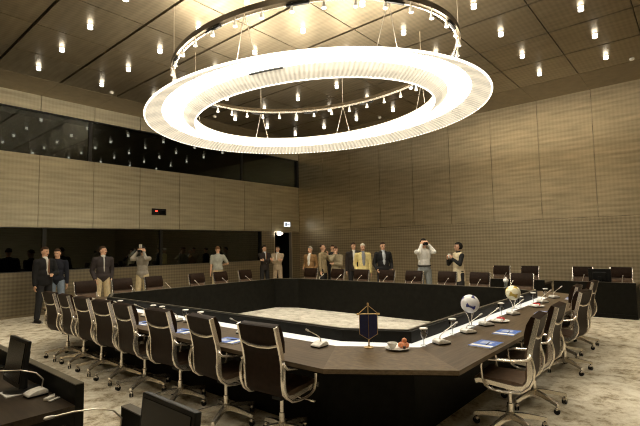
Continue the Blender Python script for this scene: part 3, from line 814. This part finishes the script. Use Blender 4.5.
    # saucer and cup beside
# footballs on clear stands
def football(x, y, zc, label, base, patch, name):
    st = empty('ball_stand', (x, y, TZ_), 0, 'thin clear stand holding the %s football' % name, 'stand')
    h = zc-.102-TZ_
    MB().lathe([(.05,0),(.05,.006),(.012,.012)], (0,0,0), 20).build('foot', 'clear glass', st, smooth=True)
    for k in range(3):
        a = 2*PI*k/3; MB().tube([(.012*math.cos(a), .012*math.sin(a), .01), (.02*math.cos(a), .02*math.sin(a), h*.6), (.05*math.cos(a), .05*math.sin(a), h+.010)], .0035, 6).build('rod', 'chrome', st)
    bm = bmesh.new(); bmesh.ops.create_icosphere(bm, subdivisions=5, radius=.102)
    me = bpy.data.meshes.new('football'); 
    dirs = []
    view = (V3((0,0,1.68))-V3((x,y,zc))).normalized()
    R = view.to_track_quat('Z', 'Y').to_matrix()
    axes = [V3((0,0,1)), V3((0,0,-1)), V3((1,0,0)), V3((-1,0,0)), V3((0,1,0)), V3((0,-1,0))]
    tang = [V3((1,.0,0)), V3((1,0,0)), V3((0,1,0)), V3((0,1,0)), V3((0,0,1)), V3((0,0,1))]
    rz = Matrix.Rotation(-.35, 3, 'Z') @ Euler((.30, .18, 0)).to_matrix()
    pats = []
    for a, t in zip(axes, tang):
        A = R @ rz @ a; T = R @ rz @ t; pats.append((A, T, A.cross(T)))
    for f in bm.faces:
        c_ = f.calc_center_median().normalized(); f.smooth = True; mi = 0
        for A, T, B in pats:
            if c_.dot(A) < .55: continue
            u, v = c_.dot(T), c_.dot(B)
            wdt = (.10 if base == 'ball white' else .16) + .14*max(0, (abs(u)-.20)/.25)**.8 if abs(u) < .50 else 0
            if abs(v) < wdt*(1 if abs(u) < .42 else max(0, (.50-abs(u))/.08)**.5): mi = 1
            elif abs(v) < wdt+.035 and abs(u) < .53: mi = 2
        f.material_index = mi
        # panel seams slightly pressed in
    for v_ in bm.verts:
        c_ = v_.co.normalized()
        k = min(abs(c_.dot(R @ rz @ V3((1,1,1)).normalized())), abs(c_.dot(R @ rz @ V3((-1,1,1)).normalized())), abs(c_.dot(R @ rz @ V3((1,-1,1)).normalized())), abs(c_.dot(R @ rz @ V3((1,1,-1)).normalized())))
        if k < .018: v_.co *= .985
    bm.to_mesh(me); bm.free()
    for mt in (base, patch, 'silver plastic' if base == 'ball white' else 'gold cord'): me.materials.append(MATS[mt])
    o = bpy.data.objects.new('football', me); COL.objects.link(o); o.location = (x, y, zc)
    tag(o, label, 'football')
football(4.93, 2.02, .995, 'white football with dark blue bone-shaped patches on a clear stand', 'ball white', 'ball blue', 'white and blue')
football(6.57, 2.06, .965, 'cream football with gold patches on a clear stand', 'ball cream', 'gold paint', 'cream and gold')

# pennant on its stand
pn = empty('pennant_stand', (3.40, 2.36, TZ_), -.85, 'small dark blue pennant hanging from a gold stand in the near corner of the table', 'pennant')
MB().lathe([(.045,0),(.047,.008),(.012,.014),(.008,.03)], (0,0,0), 20).build('foot', 'gold cord', pn, smooth=True)
MB().tube([(0,.006,.01),(0,.006,.385)], .005, 8).ell((0,.006,.395), (.010,.010,.013), None, 10, 8).build('pole', 'gold cord', pn)
MB().tube([(-.095,-.002,.305),(.095,-.002,.305)], .005, 8).ell((-.098,-.002,.305), (.010,.010,.010), None, 10, 6).ell((.098,-.002,.305), (.010,.010,.010), None, 10, 6).tube([(-.092,-.002,.307),(0,.004,.385),(.092,-.002,.307)], .0035, 6).build('crossbar', 'gold cord', pn)
poly = [(-.082,.300),(.082,.300),(.082,.125),(0,.075),(-.082,.125)]
fl = MB(); vs = [(x, -.010, z) for x, z in poly] + [(x, -.005, z) for x, z in poly]
fl.add(vs, [(0,4,3,2,1), (5,6,7,8,9)] + [(i, (i+1) % 5, 5+(i+1) % 5, 5+i) for i in range(5)])
fl.build('pennant', 'pennant navy', pn)
MB().tube([(-.082,-.008,.300),(-.082,-.008,.125),(0,-.008,.075),(.082,-.008,.125),(.082,-.008,.300)], .0032, 6).tube([(0,-.011,.300),(0,-.011,.075)], .0022, 6).tube([(0,-.008,.075),(0,-.008,.04)], [.003,.008], 8).build('fringe', 'gold cord', pn)

# tall glass vase on the far right corner
vz = empty('glass_vase', (8.62, 2.82, TZ_), 0, 'tall glass with a white napkin standing on the far right corner of the table', 'glass')
MB().lathe([(.035,0),(.037,.004),(.030,.02),(.045,.20),(.047,.21),(.043,.21),(.028,.02)], (0,0,0), 18).build('glass', 'clear glass', vz, smooth=True)
MB().lathe([(.022,.02),(.034,.16),(.050,.235),(.022,.26),(.012,.29)], (0,0,0), 9).build('napkin', 'paper white', vz)

# things on the side desks
monitor(.95, 3.56, .741, PI, 'black monitor on the desk in the lower left corner', w=.37, h=.30, tilt=.13, zc=.205)
monitor(.95, 4.42, .741, PI, 'black monitor cut off by the left edge of the picture', w=.37, h=.30, tilt=.13, zc=.205)
monitor(.89, 1.55, .741, PI, 'black monitor seen from above at the bottom edge of the picture', w=.37, h=.31, tilt=.10, zc=.215)
mic_unit(1.02, 3.36, .742, .05, 'silver desk microphone in front of the monitor in the lower left corner', arc=True)
mic_unit(1.03, 2.26, .742, .15, 'silver desk microphone whose gooseneck reaches in at the bottom left', arc=True)
mic_unit(.85, 4.10, .742, .1, 'silver desk microphone at the left edge beside the cut-off monitor', arc=True)
pp = MB().prism([(-.10,-.08),(.10,-.08),(.10,.08),(-.10,.08)], 0, .006).build('paper_stack', 'paper white', None, loc=(.98, 3.53, .741)); tag(pp, 'white paper behind the microphone on the lower left desk', 'paper')
ad = empty('cable_adapter', (1.05, 3.20, .742), .5, 'small white adapter with plug lying on the lower left desk by the screen', 'adapter'); ad.scale = (.7, .7, .7)
MB().box((0,0,.012), (.09,.045,.024)).build('body', 'white plastic', ad, bevel=.006)
MB().box((-.01,-.06,.006), (.11,.03,.012)).build('plug', 'white plastic', ad, bevel=.004)
MB().tube([(.045,0,.012),(.08,.02,.02),(.06,.06,.01)], .004, 6).build('lead', 'white plastic', ad)
monitor(11.75, 1.77, .702, 0, 'black monitor between two chairs on the desk at the right edge', w=.44, h=.30, tilt=.05, zc=.19)
for (y, lb) in ((2.12, 'desk microphone left of the monitor on the desk at the right edge'), (1.36, 'desk microphone right of the monitor on the desk at the right edge'),
                (3.9, 'desk microphone on the secretary desk behind the far right corner of the table'), (3.25, 'desk microphone on the secretary desk, right one there')):
    mic_unit(11.8, y, .702, PI, lb, side=-.5, lean=.1)

# ------------------------------------------------------------------ people
def ik(S, T, a, b, pole):
    S, T, pole = V3(S), V3(T), V3(pole)
    d = T-S; L = min(d.length, (a+b)*.999)
    if d.length > L: T = S + d.normalized()*L
    d = (T-S).normalized(); x = (a*a-b*b+L*L)/(2*L); h = math.sqrt(max(a*a-x*x, 0))
    p = pole - d*pole.dot(d); p.normalize()
    return S + d*x + p*h, T
def hand(mb, W, d, palm_n, curl=.35, side=1):
    """palm, four fingers and a thumb; d = direction of the hand, palm_n = palm normal"""
    d = V3(d).normalized(); n = V3(palm_n); n = (n - d*n.dot(d)).normalized(); s = d.cross(n)*side
    for q in (-.024, -.008, .008, .024): mb.cap(W + s*q*.7, W + d*.085 + s*q, .013, .012, 8)
    for q, L in ((-.027, .060), (-.009, .075), (.009, .080), (.027, .070)):
        p0 = W + d*.085 + s*q; a = curl; p1 = p0 + (d*math.cos(a)+n*math.sin(a))*L*.5; a += curl*1.2; p2 = p1 + (d*math.cos(a)+n*math.sin(a))*L*.5
        mb.cap(p0, p1, .0095, .0085, 8); mb.cap(p1, p2, .0085, .007, 8)
    p0 = W + d*.02 + s*.022; p1 = p0 + (d*.6+s*.8).normalized()*.045 + n*.008; p2 = p1 + (d*.9+s*.3+n*.3).normalized()*.032
    mb.cap(p0, p1, .013, .010, 8); mb.cap(p1, p2, .010, .008, 8)

def person(label, x, y, face, h, top, under=None, legs='trousers_dark', hair='hair_brown', hairstyle='short', skin='skin', L=None, R=None,
           head=(0, 0), build=1.0, short_sleeve=False, open_front=.05, tie=None, skirtz=.84, lean=(0, 0), vest=None, belt=False, female=False, jacket=True, stance=.1):
    fa = math.radians(face)
    root = empty('person', (x, y, 0), fa-PI/2, label, 'person', 'people standing round the room')
    s = h/1.75; root.scale = (s, s, s)
    sw = .165 if female else .185
    arms = {}
    for sd, spec in ((-1, L), (1, R)):
        S = V3((sd*sw, 0, 1.395)); spec = spec or dict(t=(sd*.235, .03, .855))
        pole = spec.get('pole', (sd*.5, -1, -.3))
        E, W = ik(S, spec['t'], .29, .255, pole)
        hd = spec.get('d') or tuple((W-E).normalized())
        arms[sd] = (S, E, W, hd, spec.get('n', (-sd, .1, 0)), spec.get('curl', .35))
    # head frame
    HR = Matrix.Translation((0, .0, 1.545)) @ Matrix.Rotation(math.radians(head[0]), 4, 'Z') @ Matrix.Rotation(math.radians(head[1]), 4, 'X')
    def H(p): return HR @ V3(p)
    HR3 = HR.to_3x3()
    b = MB()
    # torso and legs
    b.ell((0,0,1.30), (.155*build,.10*build,.19)); b.ell((0,.012,1.10), (.135*build,.10*build,.17)); b.ell((0,0,.96), (.155*build,.105*build,.12))
    b.cap((-sw+.02,0,1.39), (0,0,1.43), .052, .055); b.cap((sw-.02,0,1.39), (0,0,1.43), .052, .055)
    b.cap((0,-.012,1.42), (0,.0,1.56), .062 if not female else .052, .054 if not female else .045)
    for sd in (-1, 1):
        hip = V3((sd*.088, 0, .93)); kn = V3((sd*(.09+stance*.25), .015, .49)); an = V3((sd*(.09+stance*.5), -.015, .085))
        b.cap(hip, kn, .082, .055); b.cap(kn, kn+(an-kn)*.35 + V3((0,-.012,0)), .053, .052); b.cap(kn+(an-kn)*.35 + V3((0,-.012,0)), an, .052, .036)
        b.cap(an+V3((0,-.03,-.045)), an+V3((sd*.015,.13,-.055)), .036, .028)
        S, E, W, hd, n, cu = arms[sd]
        b.cap(S, E, .048, .040); b.cap(E, W, .040, .027); hand(b, W, hd, n, cu, sd)
    # head
    st = len(b.v)
    b.ell(H((0,-.008,.095)), (.074,.092,.098), HR3); b.ell(H((0,.022,.045)), (.056,.066,.070), HR3); b.ell(H((0,.058,.0)), (.030,.026,.022), HR3)
    b.cap(H((0,.085,.085)), H((0,.108,.052)), .009, .014, 8)
    b.ell(H((0,.075,.105)), (.045,.018,.010), HR3)
    for sd in (-1, 1): b.ell(H((sd*.077,-.008,.070)), (.009,.020,.032), HR3)
    b.ell(H((0,.083,.022)), (.022,.008,.008), HR3)
    inv = HR.inverted()
    def mfn(c_):
        q = inv @ V3(c_)
        if abs(q.x) < .024 and q.y > .06 and abs(q.z-.022) < .008: return 1
        return 0
    remesh_build(b, 'body', [skin, 'lips'], root, .0105, 2, mfn)
    for sd in (-1, 1): MB().ell(H((sd*.030,.083,.085)), (.013,.008,.007), HR3, 10, 6).build('eye', 'eye', root, smooth='all'); MB().ell(H((sd*.030,.087,.103)), (.018,.006,.004), HR3, 10, 6).build('eyebrow', 'eye', root, smooth='all')
    # hair: a closed cap that dips inside the skull over the face
    if hairstyle != 'bald':
        hb = MB(); hb.ell((0,0,0), (1,1,1), None, 36, 24)
        nv = []
        for v in hb.v:
            v = V3(v); r = V3((v.x*.083, v.y*.102, v.z*.108)) + V3((0,-.010,.095))
            low = -.15 if hairstyle == 'short' else (-.75 if hairstyle == 'bob' else .25)
            front = .25 + (0.0 if hairstyle != 'receding' else -.3)
            hide = (v.y > front and v.z < .42 + .35*(hairstyle == 'receding')) or v.z < low or (v.y > -.05 and v.z < .12 and hairstyle != 'bob') or (hairstyle == 'fringe' and v.z > .55)
            if hide: r = V3((v.x*.060, v.y*.075, v.z*.080)) + V3((0,-.010,.095))
            elif hairstyle == 'bob': r = V3((v.x*.100, v.y*.115, v.z*.112)) + V3((0,-.016,.088))
            nv.append(tuple(H(r)))
        hb.v = nv
        ho = hb.build('hair', hair, root, smooth='all')
    # legwear
    t = MB()
    t.ell((0,0,.955), (.168*build,.118*build,.12))
    for sd in (-1, 1):
        hip = V3((sd*.088, 0, .92)); kn = V3((sd*(.09+stance*.25), .015, .49)); an = V3((sd*(.09+stance*.5), -.012, .11))
        t.cap(hip, kn, .095, .074); t.cap(kn, an, .074, .062)
    t.ell((0,.005,1.03), (.150*build,.112*build,.05))
    remesh_build(t, 'trousers', legs, root, .013, 2)
    if belt: 
        bl = MB(); pts = [V3((.158*build*math.cos(2*PI*k/28), .003+.119*build*math.sin(2*PI*k/28), 1.045)) for k in range(28)]; bl.tube(pts, .016, 6, closed=True).build('belt', 'shoe', root)
    for sd in (-1, 1):
        an = V3((sd*(.09+stance*.5), -.015, .085)); f = MB(); f.cap(an+V3((0,-.035,-.045)), an+V3((sd*.015,.14,-.05)), .043, .036); f.box(an+V3((sd*.007,.05,-.077)), (.085,.26,.016)); f.cap(an+V3((0,0,-.03)), an, .045, .045)
        f.build('shoe', 'shoe', root, smooth=True)
    # upper clothing
    def torso_garment(g, ox, zlow, sleeve, arm_r=1.):
        g.ell((0,.0,1.30), ((.165*build+ox),(.105*build+ox),.195)); g.ell((0,.012,1.11), ((.143*build+ox),(.103*build+ox),.18))
        if zlow < 1.0: g.ell((0,.003,.98), ((.158*build+ox),(.112*build+ox),.16)); g.lathe([(.13,zlow),(.150,zlow+.02),(.155,.99),(.12,1.08)], (0,.003,0), 28, Matrix.Diagonal((1.12*build,.88*build,1)))
        g.cap((-sw+.015,0,1.385), (0,0,1.425), .052+ox, .056+ox); g.cap((sw-.015,0,1.385), (0,0,1.425), .052+ox, .056+ox); g.cap((0,-.014,1.42), (0,-.008,1.475), .074, .062)
        for sd in (-1, 1):
            S, E, W, *_ = arms[sd]
            if sleeve == 'long': g.cap(S, E, .056+ox, .048+ox*.6); g.cap(E, E+(W-E)*.93, .048+ox*.6, .036+ox*.5)
            elif sleeve == 'short': g.cap(S, S+(E-S)*.72, .058+ox, .056+ox)
            elif sleeve == 'rolled': g.cap(S, E, .056+ox, .05+ox); g.cap(E, E+(W-E)*.35, .05+ox, .043+ox)
        return g
    sl = 'short' if short_sleeve else 'long'
    if jacket:
        remesh_build(torso_garment(MB(), .018, skirtz, sl), 'jacket', top, root, .014, 2)
        if under:
            u = MB(); w_ = open_front
            u.ell((0,.060,1.33), (w_*1.0,.088*build+.001,.16)); u.ell((0,.062,1.16), (w_*.85,.084*build+.001,.15)); u.cap((0,.012,1.44), (0,.006,1.487), .064, .058)
            remesh_build(u, 'shirt', under, root, .010, 1)
            if tie:
                MB().prism([(-.012,0),(.012,0),(.020,-.30),(0,-.34),(-.020,-.30)], 0, .006).xf(Matrix.Translation((0,.150*build+.004,1.455)) @ Matrix.Rotation(PI/2, 4, 'X') @ Matrix.Rotation(0, 4, 'Z')).build('tie', tie, root)
    else:
        remesh_build(torso_garment(MB(), .008, 1.0 if belt else .93, sl), 'shirt', top, root, .013, 2)
    if vest:
        g = MB(); ox = .022
        g.ell((0,0,1.30), (.150+ox,.108+ox,.19)); g.ell((0,.01,1.12), (.140+ox,.106+ox,.18)); g.lathe([(.15,.72),(.165,.75),(.155,1.0),(.12,1.1)], (0,.003,0), 28, Matrix.Diagonal((1.1,.92,1)))
        g.cap((-.12,0,1.40), (.12,0,1.40), .06+ox, .06+ox)
        remesh_build(g, 'vest', vest, root, .014, 2)
    return root, arms, s
def held_camera(root_info, x, y, face, label, flash=True):
    """camera held up before the face"""
    root, arms, s = root_info; fa = math.radians(face)-PI/2
    c_ = empty('photo_camera', (x, y, 0), fa, label, 'camera', 'cameras held by the photographers'); c_.scale = (s, s, s)
    MB().box((0,.158,1.615), (.135,.06,.095)).box((0,.158,1.675), (.05,.055,.03)).build('camera_body', 'black plastic', c_, bevel=.008)
    MB().lathe([(.034,0),(.036,.03),(.030,.05),(.038,.10),(.038,.115)], (0,.185,1.61), 18, Euler((-PI/2, 0, 0)).to_matrix()).build('lens', 'black plastic', c_, smooth=True)
    if flash: MB().box((0,.165,1.745), (.07,.06,.10)).box((0,.198,1.755), (.06,.008,.05)).build('flash', 'silver plastic', c_, bevel=.006)
up_L = dict(t=(-.085,.150,1.585), pole=(-.55,.15,-1), d=(.35,.55,.75), n=(1,.0,0), curl=.6)
up_R = dict(t=(.085,.150,1.585), pole=(.55,.15,-1), d=(-.35,.55,.75), n=(-1,.0,0), curl=.6)
cross_L = dict(t=(.10,.175,1.19), pole=(-1,-.2,-1), d=(1,.15,.15), n=(0,-1,0), curl=.35)
cross_R = dict(t=(-.10,.205,1.22), pole=(1,-.2,-1), d=(-1,.1,.1), n=(0,-1,0), curl=.35)
pocket_L = dict(t=(-.195,.06,.90), pole=(-.5,-1,0), n=(1,0,0)); pocket_R = dict(t=(.195,.06,.90), pole=(.5,-1,0), n=(-1,0,0))

person('laughing man in a black suit standing at the far left before the dark window', 3.76, 12.0, 285, 1.80, 'suit_black', 'shirt_white', hair='hair_brown', head=(12, -4),
       L=dict(t=(-.04,.24,1.10), pole=(-1,-.3,-1), d=(.6,.7,.1), n=(0,-.3,-1), curl=.9), open_front=.045, tie='red_tie', build=1.08)
person('smiling man in a navy pullover and pale jeans beside the man in the black suit', 4.19, 12.45, 240, 1.75, 'navy_knit', None, legs='jeans', hair='hair_brown', jacket=False, R=pocket_R, head=(-12, -8))
person('man in a dark grey jacket and khaki trousers looking right with hands in pockets', 5.13, 12.0, 262, 1.80, 'jacket_grey', 'shirt_white', legs='khaki', hair='hair_brown', head=(40, 2), L=pocket_L, R=pocket_R, open_front=.022, skirtz=.94)
pi = person('photographer in a grey sweater and khaki trousers raising a camera to his face', 6.33, 12.2, 222, 1.78, 'sweater_grey', None, legs='khaki', hair='hair_dark', jacket=False, L=up_L, R=up_R)
held_camera(pi, 6.33, 12.2, 222, 'camera with flash held by the photographer in the grey sweater')
person('man in a short-sleeved pale grey shirt seen from behind facing the dark window', 9.09, 12.4, 62, 1.75, 'polo_grey', None, legs='khaki', hair='hair_ginger', jacket=False, short_sleeve=True, R=dict(t=(.16,.20,1.10), pole=(1,-.5,-.6)), build=1.08, head=(10,-12))
person('man in a dark suit with folded hands, left of the beige suit', 10.93, 12.1, 255, 1.76, 'suit_dark', 'shirt_blue', hair='hair_dark', L=cross_L, R=cross_R, head=(10, 0), open_front=.035, tie='red_tie')
person('man in a light beige suit with crossed arms in front of the dark doorway', 11.40, 11.9, 205, 1.72, 'beige_suit', 'shirt_white', legs='beige_suit', hair='hair_dark', hairstyle='short', L=cross_L, R=cross_R, head=(-10, 0), open_front=.03)
person('grey-haired man in an open brown jacket and white shirt turned to the left', 11.0, 9.92, 195, 1.68, 'brown_jacket', 'shirt_white', legs='khaki', hair='hair_grey', L=pocket_L, R=dict(t=(.21,.10,1.02), pole=(.3,-1,-.1)), head=(-15, 2), open_front=.075)
person('balding man in a beige coat with his hand at his collar, beside the brown jacket', 11.35, 9.66, 285, 1.74, 'beige_coat', None, legs='trousers_dark', hair='hair_brown', hairstyle='receding', L=dict(t=(-.02,.17,1.38), pole=(-1,0,-1), d=(.3,.2,.9), n=(0,-1,0), curl=.5), head=(8, 0), skirtz=.78)
person('man in dark clothes half hidden between the two beige-clad people', 11.95, 9.72, 240, 1.72, 'charcoal', None, hair='hair_brown', head=(0,-3), jacket=True)
person('person in a beige jacket holding a hand to the chin', 11.2, 8.98, 222, 1.66, 'olive', None, legs='olive', hair='hair_brown', R=dict(t=(.03,.155,1.47), pole=(1,.1,-1), d=(-.1,-.1,1), n=(0,-1,0), curl=.6), L=dict(t=(.07,.20,1.17), pole=(-1,0,-1), d=(1,.1,.1), n=(0,-1,0)), head=(8, -6), female=False)
person('man in a dark suit and open white shirt behind the white-haired man', 11.5, 8.48, 222, 1.78, 'suit_dark', 'shirt_white', hair='hair_brown', head=(10, -2), open_front=.055)
person('white-haired man in a pale yellow jacket over a grey shirt', 11.0, 7.77, 228, 1.74, 'yellow_jacket', 'shirt_grey', legs='trousers_dark', hair='hair_white', skin='skin_pale', head=(0,-5), open_front=.075, build=1.0, R=dict(t=(.22,.09,.93), pole=(.3,-1,-.1)))
person('man in a black suit and pale shirt leaning his hands towards a chair back', 11.1, 7.12, 228, 1.77, 'suit_black', 'shirt_blue', hair='hair_brown', head=(4,-6), open_front=.065, build=1.08, L=dict(t=(-.22,.14,.95), pole=(-.4,-1,-.1)), R=dict(t=(.22,.16,.95), pole=(.4,-1,-.1)))
pi = person('photographer in a white shirt, black belt and grey jeans taking a picture', 10.85, 5.66, 222, 1.84, 'shirt_white', None, legs='jeans_grey', hair='hair_dark', jacket=False, belt=True, L=up_L, R=up_R, head=(5, 0), build=1.03)
held_camera(pi, 10.85, 5.66, 222, 'camera held by the photographer in the white shirt', flash=False)
person('woman with dark bobbed hair in a cream vest over black sleeves turned to the left', 10.9, 4.72, 145, 1.72, 'suit_black', None, legs='trousers_dark', hair='hair_dark', hairstyle='bob', skin='skin_pale', female=True, vest='cream_vest', jacket=False,
       R=dict(t=(.12,.24,1.30), pole=(1,-.3,-1), d=(-.2,.4,.9), n=(-.6,-.6,0), curl=.9), L=dict(t=(-.12,.26,1.32), pole=(-1,-.3,-1), d=(.3,.3,.9), n=(1,0,0), curl=.9))
fa = math.radians(145)
cp = empty('paper_cup', (10.9, 4.72, 0), fa-PI/2, 'white cup held up by the woman in the cream vest', 'cup')
MB().lathe([(.026,1.32),(.036,1.42),(.038,1.425),(.034,1.425),(.022,1.33)], (0,.255,0), 18).build('cup_body', 'paper white', cp, smooth=True)

# ------------------------------------------------------------------ world and view
w_ = bpy.data.worlds.new('world'); SC.world = w_; w_.use_nodes = True
w_.node_tree.nodes['Background'].inputs[0].default_value = (.01, .009, .007, 1); w_.node_tree.nodes['Background'].inputs[1].default_value = .3
SC.view_settings.view_transform = 'Standard'; SC.view_settings.look = 'None'; SC.view_settings.gamma = 1; SC.view_settings.use_curve_mapping = False
SC.view_settings.exposure = 0.6
try:
    SC.cycles.filter_width = 1.1; SC.cycles.max_bounces = 8; SC.cycles.sample_clamp_indirect = 6; SC.cycles.transparent_max_bounces = 12
except Exception: pass
